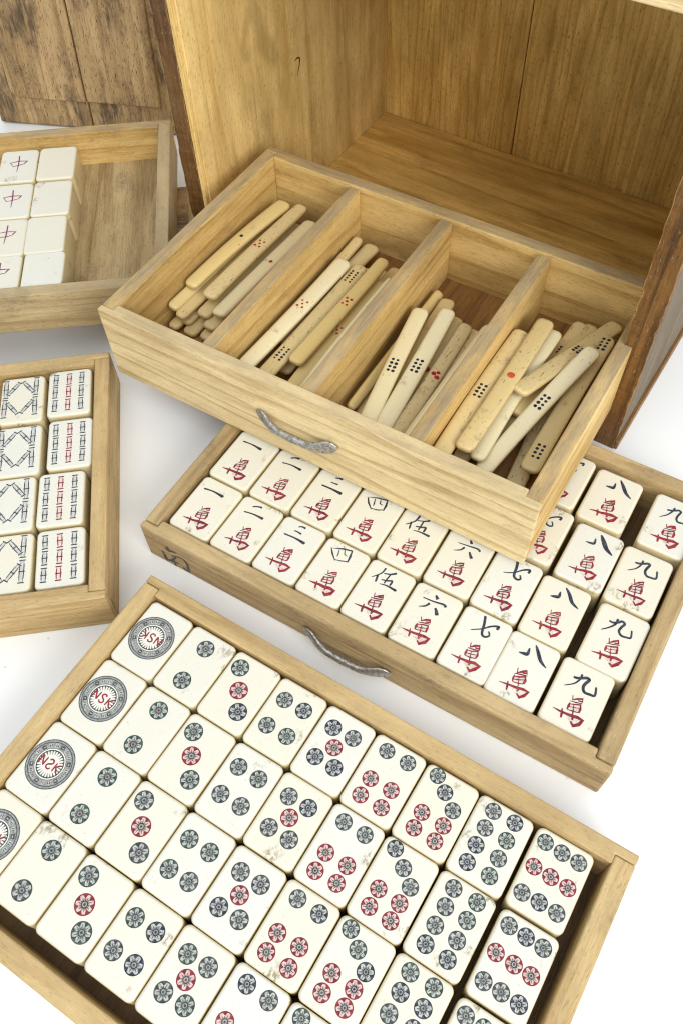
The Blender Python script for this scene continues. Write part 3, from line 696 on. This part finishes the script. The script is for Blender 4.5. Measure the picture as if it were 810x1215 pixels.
# bamboo tiles (coordinates from the tray's back right corner)
B9 = [(-18.2, -21.2), (-16.9, -51.0), (-19.6, -80.1), (-18.6, -108.9)]
B8 = [(-39.4, -22.4), (-39.1, -51.9), (-40.2, -80.2), (-39.5, -108.9)]
BB, BR = bamboo_mesh(6.6), bamboo_mesh(6.6, True)
BV, BD = bamboo_mesh(10.8, w=2.1), bamboo_mesh(8.7, w=1.85)
for r in range(4):
    t = add_tile(M2, 200 + B9[r][0], B9[r][1], f'cream tile with nine bamboo marks, three red, {ROWS[r]} of bamboo tray', 'bamboo tiles', rt.uniform(-1.0, 1.0))
    for i, px in enumerate((-6.2, -.3, 5.5)):
        for py in (8.0, .3, -7.4):
            add_mark(t, 'bamboo_marking', BR if i == 1 else BB, px + rt.uniform(-.15, .15), py + rt.uniform(-.15, .15), rt.uniform(-2, 2))
    t = add_tile(M2, 200 + B8[r][0], B8[r][1], f'cream tile with eight black bamboo marks, {ROWS[r]} of bamboo tray', 'bamboo tiles', rt.uniform(-.8, .8))
    for px, py in ((-7.5, 6.9), (-7.5, -4.6), (6.0, 7.3), (6.0, -4.4)): add_mark(t, 'bamboo_marking', BV, px, py, rt.uniform(-2, 2))
    for (x0, y0), (x1, y1) in (((-6.5, 3.5), (-1.5, 10.4)), ((.1, 10.6), (5.0, 3.9)), ((-6.5, -1.3), (-1.5, -8.3)), ((5.0, -.9), (-.1, -8.1))):
        add_mark(t, 'bamboo_marking', BD, (x0 + x1) / 2, (y0 + y1) / 2, math.degrees(math.atan2(y1 - y0, x1 - x0)) - 90)
# dragons and blanks
YR = (-29.4, -58.4, -86.4, -113.4)
for r in range(4):
    add_tile(M3, 200 - 59.5 + (.2, 0, -.5, .6)[r], YR[r], f'blank unmarked cream tile, {ROWS[r]} of the half empty tray', 'tiles in the half empty tray', rt.uniform(-.5, .5))
    t = add_tile(M3, 200 - 79.2, YR[r] - .2, f'tile with single dark red character, {ROWS[r]} of the half empty tray', 'tiles in the half empty tray', rt.uniform(-.5, .5))
    add_mark(t, 'character', glyph_mesh('zhong', 'character', INK_PURPLE, 1.0, 1.1, dy=.6, seed=90 + r), rt.uniform(-.2, .2), rt.uniform(-.2, .2), rt.uniform(-2, 2))

# ------------------------------------------------------------------ bone tally sticks
def stick_mesh(L, w, th, bow, seed):
    rnd = random.Random(seed)
    bm = bmesh.new(); n = 20; rows = []
    xs = [0, .35, 1.0, 1.9, 3.0] ; body = 9
    xs = xs + [3.0 + (L - 6.0) * i / body for i in range(1, body)] + [L - q for q in reversed([0, .35, 1.0, 1.9, 3.0])]
    taper = rnd.uniform(-.16, .16); sk = rnd.uniform(-.7, .7); bow += rnd.uniform(-.1, .35)
    for x in xs:
        e = min(x, L - x)
        k = 1.0 if e >= 3.0 else (1 - (1 - e / 3.0) ** 2.2) ** (1 / 2.2)
        k = max(k, .20); kt = max(.45, 1.0 if e > 1.2 else (1 - (1 - e / 1.2) ** 2) ** .5)
        ww = w / 2 * (1 + taper * (x / L - .5)) * (k * .72 + .28)
        tt = th / 2 * kt
        zo = bow * (1 - (2 * x / L - 1) ** 2); yo = sk * (1 - (2 * x / L - 1) ** 2)
        row = []
        for i in range(n):
            a = 2 * math.pi * i / n; ca, sa = math.cos(a), math.sin(a)
            row.append(bm.verts.new((x - L / 2, yo + ww * math.copysign(abs(ca) ** .70, ca), zo + tt * math.copysign(abs(sa) ** .72, sa))))
        rows.append(row)
    for a, b in zip(rows, rows[1:]):
        for i in range(n): bm.faces.new((a[i], b[i], b[(i + 1) % n], a[(i + 1) % n]))
    bm.faces.new(rows[0]); bm.faces.new(rows[-1])
    me = mesh_from(bm, 'counting_stick', True, True)
    return me, bow, sk
Q5 = [(-1.9, -1.3), (-1.9, 1.5), (0, 0), (1.9, -1.5), (1.9, 1.3)]
P8 = [(-3.2 + 2.1 * i, s) for i in range(4) for s in (-1.2, 1.2)]
P10 = [(-3.6 + 1.75 * i, s) for i in range(5) for s in (-1.4, 1.4)]
P3 = [(-1, -1.4), (0.2, 1.2), (1.6, -.8)]
DOTS = {'k1': ([(0, 0)], DOT_BLACK, .95), 'r5': (Q5, DOT_RED, .6), 'r1': ([(0, -1.2)], DOT_RED, 1.1), 'f1': ([(0, 1.7)], DOT_FADED, .95), 'b8': (P8, DOT_BLACK, .72),
        'b10': (P10, DOT_BLACK, .6), 'R1': ([(0, 0)], DOT_RED, 1.7), 'O1': ([(0, 0)], DOT_ORANGE, 1.55), 'r3': (P3, DOT_RED, 1.0), 'f5': ([(-3.2, .4)], DOT_FADED, .55), 'b6': ([(-1.8 + 1.8 * i, s) for i in range(3) for s in (-1.2, 1.2)], DOT_BLACK, .7)}
def add_stick(A, B, w, roll, bone_i, dots, label, bow=.3, th=3.3):
    A, B = Vector(A), Vector(B); d = B - A; L = d.length
    ex = d.normalized(); ey = Vector((0, 0, 1)).cross(ex).normalized(); ez = ex.cross(ey)
    Rm = Matrix((ex, ey, ez)).transposed().to_4x4() @ Matrix.Rotation(R(roll), 4, 'X')
    w *= .87
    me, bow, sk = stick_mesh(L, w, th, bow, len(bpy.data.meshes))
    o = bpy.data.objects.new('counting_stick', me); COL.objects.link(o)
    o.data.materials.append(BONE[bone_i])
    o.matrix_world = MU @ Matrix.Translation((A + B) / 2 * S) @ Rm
    tag(o, label, 'counting stick', 'bone counting sticks in the drawer')
    for fr, key in dots:
        pts, mat, rr = DOTS[key]
        bm = bmesh.new()
        for i, (px, py) in enumerate(pts):
            x = (fr - .5) * L + px; y = py * min(1.0, w / 8.6)
            zz = bow * (1 - (2 * x / L) ** 2) + th / 2 * (max(0.02, 1 - abs(2 * y / w) ** 2.85)) ** (1 / 2.78) + .035
            k = rr * random.uniform(.85, 1.12)
            disc(bm, x, y + sk * (1 - (2 * x / L) ** 2), k, zz, 0, 14)
        q = link('dot_marking', finish_mark(bm, 'dot_marking', [mat]), o)
    return o
def ext(A, B, L):
    A, B = Vector(A), Vector(B)
    return tuple(B + (A - B).normalized() * L)
c1, c2, c3, c4_ = 'in the compartment farthest from the cabinet door opening', '', '', ''
F1, F2, F3, F4 = 'first compartment', 'second compartment', 'third compartment', 'fourth compartment'
ST = [
 # first compartment (beside the bamboo tray end)
 ((12.0, -86.2, 21.5), (17.4, -14.6, 21.5), 8.8, 0, 0, [(.54, 'k1')], f'smooth yellow bone stick with one black dot, on top in the {F1}'),
 ((22.8, -87.1, 20.5), (25.6, -11.6, 20.5), 8.6, 0, 1, [(.535, 'r5')], f'speckled bone stick with five red dots, on top in the {F1}'),
 ((31.0, -92.0, 17.4), (34.2, -17.0, 18.0), 8.8, -8, 2, [(.53, 'r1'), (.53, 'f1')], f'pale bone stick with one red and one faded dot beside the {F1} divider'),
 ((22.5, -93.2, 14.0), (26.8, -18.0, 14.0), 8.8, 0, 4, [], f'dull bone stick end poking from under the five dot speckled stick in the {F1}'),
 ((10.3, -98.5, 17.4), (13.0, -22.0, 17.0), 6.6, 12, 0, [], f'narrow yellow stick end under the one dot stick by outer wall, {F1}'),
 ((14.6, -99.6, 15.0), (19.5, -17.6, 16.2), 6.4, 14, 1, [], f'speckled stick between the one dot and five dot sticks in the {F1}'),
 ((14.8, -97.6, 10.0), (19.6, -21.0, 10.0), 8.6, 0, 4, [], f'dull square ended stick two layers down in the {F1}'),
 ((27.5, -96.0, 11.0), (33.0, -19.0, 11.0), 8.6, 0, 4, [], f'lower stick end by divider below the one red dot stick, {F1}'),
 ((18.7, -100.5, 6.9), (23.6, -24.5, 6.9), 8.2, 0, 4, [], f'stick lying on the floor at the dark front of the {F1}'),
 ((27.0, -99.5, 6.9), (32.0, -23.8, 6.9), 8.0, 0, 4, [], f'stick lying on the floor next to the divider at the front of the {F1}'),
 ((10.6, -101.5, 8.0), (12.4, -29.0, 6.9), 6.6, 0, 0, [], f'bottom stick tip in the front corner by the outer wall of the {F1}'),
 ((38.5, -90.0, 13.5), (41.5, -15.0, 14.0), 8.6, -10, 2, [], f'pale stick pressed against the divider of the {F1}, mostly hidden behind it'),
 # second compartment
 (ext((61.6, -110.2, 21), (64.3, -36.0, 21), 78), (64.3, -36.0, 21.0), 9.2, 0, 2, [(.55, 'r5'), (.55, 'f5')], f'broad white bone stick with five red dots, against the wall in the {F2}'),
 (ext((70.6, -108.6, 19.0), (72.0, -33.6, 19.0), 79), (72.0, -33.6, 19.0), 8.8, 0, 1, [(.17, 'b10'), (.88, 'b10')], f'speckled stick with black dots at both ends in the {F2}'),
 ((79.3, -102.5, 22.0), (80.7, -27.4, 22.0), 7.6, 4, 0, [(.55, 'r5')], f'yellow stick with five red dots on top of the pile in the {F2}'),
 (ext((83.6, -105.2, 17.0), (83.2, -36.0, 17.0), 76), (83.2, -36.0, 17.0), 8.4, 0, 0, [(.5, 'r5')], f'second row stick with five red dots below the topmost stick in the {F2}'),
 ((58.6, -90.0, 15.5), (60.0, -15.5, 17.5), 6.0, 0, 1, [], f'stained narrow stick tip against the left wall at the back of the {F2}'),
 ((61.9, -88.0, 13.0), (66.0, -12.2, 13.0), 9.4, 0, 4, [], f'wide grey cream stick end at the back of the {F2}'),
 (ext((91.3, -111.2, 24.0), (90.6, -40.0, 24.0), 76), (90.6, -40.0, 24.0), 8.2, -58, 2, [], f'white stick on its edge along the right divider of the {F2}'),
 ((72.3, -102.0, 12.0), (73.4, -26.5, 12.0), 8.4, 0, 4, [], f'low stick end between black dotted and red dotted sticks, front of {F2}'),
 ((80.5, -96.0, 12.5), (84.2, -20.5, 12.5), 8.2, 0, 4, [], f'dull stick end behind red dotted sticks by right divider, {F2}'),
 ((90.0, -98.0, 17.0), (90.4, -30.0, 18.5), 8.0, -20, 0, [], f'yellow stick end low beside the right divider of the {F2}'),
 ((69.0, -96.0, 7.0), (77.5, -19.5, 7.0), 8.6, 0, 4, [], f'bottom stick on the floor of the {F2}'),
 # third compartment
 (ext((120.9, -109.4, 20.0), (110.6, -47.0, 21.5), 77), (110.6, -47.0, 21.5), 8.6, 0, 2, [(.53, 'b8')], f'smooth cream stick with eight black dots, leaning to the left wall in the {F3}'),
 (ext((127.2, -108.4, 19.0), (121.0, -41.0, 21.0), 78), (121.0, -41.0, 21.0), 8.8, 0, 2, [(.53, 'b8')], f'cream stick with eight black dots and a speckled tip, middle of the {F3}'),
 ((122.6, -105.0, 14.0), (115.6, -29.5, 15.0), 8.8, 0, 4, [], f'round ended stick just behind the speckled tip of the middle stick in the {F3}'),
 ((108.8, -106.0, 13.5), (108.4, -24.5, 12.5), 5.4, 35, 0, [(.62, 'r1')], f'thin yellow stick on edge along the left wall of the {F3}'),
 ((113.0, -104.0, 9.0), (110.0, -28.0, 9.0), 7.4, 0, 4, [], f'shadowed stick on the floor by the left wall in the {F3}'),
 ((129.2, -113.0, 13.0), (123.7, -37.5, 14.5), 8.4, 6, 4, [(.54, 'R1')], f'shaded grey cream stick with one large red dot in the {F3}'),
 (ext((133.0, -105.7, 17.0), (130.8, -42.0, 17.5), 74), (130.8, -42.0, 17.5), 7.4, 10, 3, [(.54, 'r3')], f'heavily pitted brown speckled stick with red dots in the {F3}'),
 ((136.6, -108.0, 14.0), (134.6, -40.6, 14.6), 6.8, 0, 3, [], f'pitted stick tip between the speckled stick and the right divider in the {F3}'),
 (ext((140.8, -111.3, 24.0), (141.2, -45.0, 24.0), 72), (141.2, -45.0, 24.0), 8.0, -55, 2, [], f'white stick on its edge along the right divider of the {F3}'),
 ((139.0, -96.0, 8.2), (140.4, -20.5, 8.2), 7.6, 0, 0, [], f'yellow stick lying flat beside the right divider at the back of the {F3}'),
 # fourth compartment
 ((155.9, -117.0, 25.0), (155.7, -41.0, 25.0), 8.6, 2, 1, [(.47, 'b8')], f'stained stick with eight black dots along the left divider of the {F4}'),
 ((159.5, -107.0, 9.5), (160.5, -31.0, 9.5), 8.4, 0, 2, [], f'pale stick below the orange dot stick at the front of the {F4}'),
 ((163.0, -112.2, 27.5), (162.4, -31.5, 26.5), 9.0, 0, 1, [(.53, 'O1')], f'long cream stick with one orange red dot on top in the {F4}'),
 ((167.8, -109.0, 21.0), (166.9, -31.0, 22.0), 8.4, 0, 2, [], f'cream stick showing its right edge beneath the orange dot stick in the {F4}'),
 ((167.6, -90.8, 14.0), (173.4, -12.2, 13.5), 8.8, 0, 1, [(.73, 'b6')], f'stick with a dirty speckled near end and dark dots farther up in the {F4}'),
 ((170.8, -79.2, 19.0), (177.6, -10.0, 12.0), 8.2, 0, 0, [], f'round ended stick pinched under the crossing stick in the {F4}'),
 ((168.8, -75.2, 27.5), (187.6, -9.0, 17.0), 8.8, 0, 1, [(.57, 'b6')], f'short stick with dark dots lying slantwise across the pile in the {F4}'),
 (ext((172.4, -105.5, 17.5), (186.5, -38.0, 27.5), 75), (186.5, -38.0, 27.5), 8.4, 0, 2, [(.53, 'b8')], f'slanting cream stick with eight black dots, topmost in the {F4}'),
 ((187.4, -102.2, 18.5), (187.6, -21.0, 19.5), 9.0, -6, 4, [(.12, 'b8'), (.93, 'b8')], f'stick with black dots at both ends along the right wall of the {F4}'),
 ((184.4, -109.0, 8.0), (176.8, -36.0, 8.0), 9.2, 0, 3, [], f'speckled stick lying flat at the bottom front of the {F4}'),
 ((169.5, -112.0, 7.2), (166.0, -36.0, 7.2), 8.2, 0, 0, [], f'bottom stick at the front of the {F4}, under the slanting stick'),
]
for a in ST: add_stick(*a)

# ------------------------------------------------------------------ camera
cx, cy, cz = -20.645, -317.95, 314.19
pitch, roll = R(56.524), R(-2.770)
fw = Vector((0, math.cos(pitch), -math.sin(pitch))); rt_ = Vector((1, 0, 0)); up = rt_.cross(fw)
r2 = math.cos(roll) * rt_ + math.sin(roll) * up; u2 = -math.sin(roll) * rt_ + math.cos(roll) * up
cam = bpy.data.cameras.new('camera'); co = bpy.data.objects.new('camera', cam); COL.objects.link(co)
co.matrix_world = Matrix.Translation((cx * S, cy * S, cz * S)) @ Matrix((r2, u2, -fw)).transposed().to_4x4()
cam.sensor_fit = 'VERTICAL'; cam.sensor_height = 24.0; cam.lens = 1024.7 / 1215 * 24.0
cam.clip_start = 0.5; cam.clip_end = 1000
scene.camera = co

# ------------------------------------------------------------------ light
w = bpy.data.worlds.new('World'); scene.world = w; w.use_nodes = True
bg = w.node_tree.nodes['Background']; bg.inputs[0].default_value = (0.93, 0.965, 1.0, 1); bg.inputs[1].default_value = 0.92
def area(name, loc, target, size, energy, col, sy=None):
    l = bpy.data.lights.new(name, 'AREA'); l.shape = 'RECTANGLE'; l.size = size; l.size_y = sy or size; l.energy = energy; l.color = col
    o = bpy.data.objects.new(name, l); COL.objects.link(o)
    o.location = loc
    d = Vector(target) - Vector(loc); o.rotation_euler = d.to_track_quat('-Z', 'Y').to_euler()
    return o
area('window_light', (52, -115, 78), (0, 5, 5), 80, 141000, (1.0, 0.98, 0.94), 60)
area('ceiling_light', (-30, -55, 135), (-5, 5, 0), 80, 42000, (0.97, 0.985, 1.0))  # added overhead fill lamp, brightens the drawer sticks from the left front

scene.view_settings.view_transform = 'Standard'; scene.view_settings.look = 'None'
scene.view_settings.exposure = 0; scene.view_settings.gamma = 1
scene.cycles.use_denoising = True; scene.cycles.filter_width = 1.15
scene.cycles.max_bounces = 6; scene.cycles.diffuse_bounces = 4; scene.cycles.glossy_bounces = 3
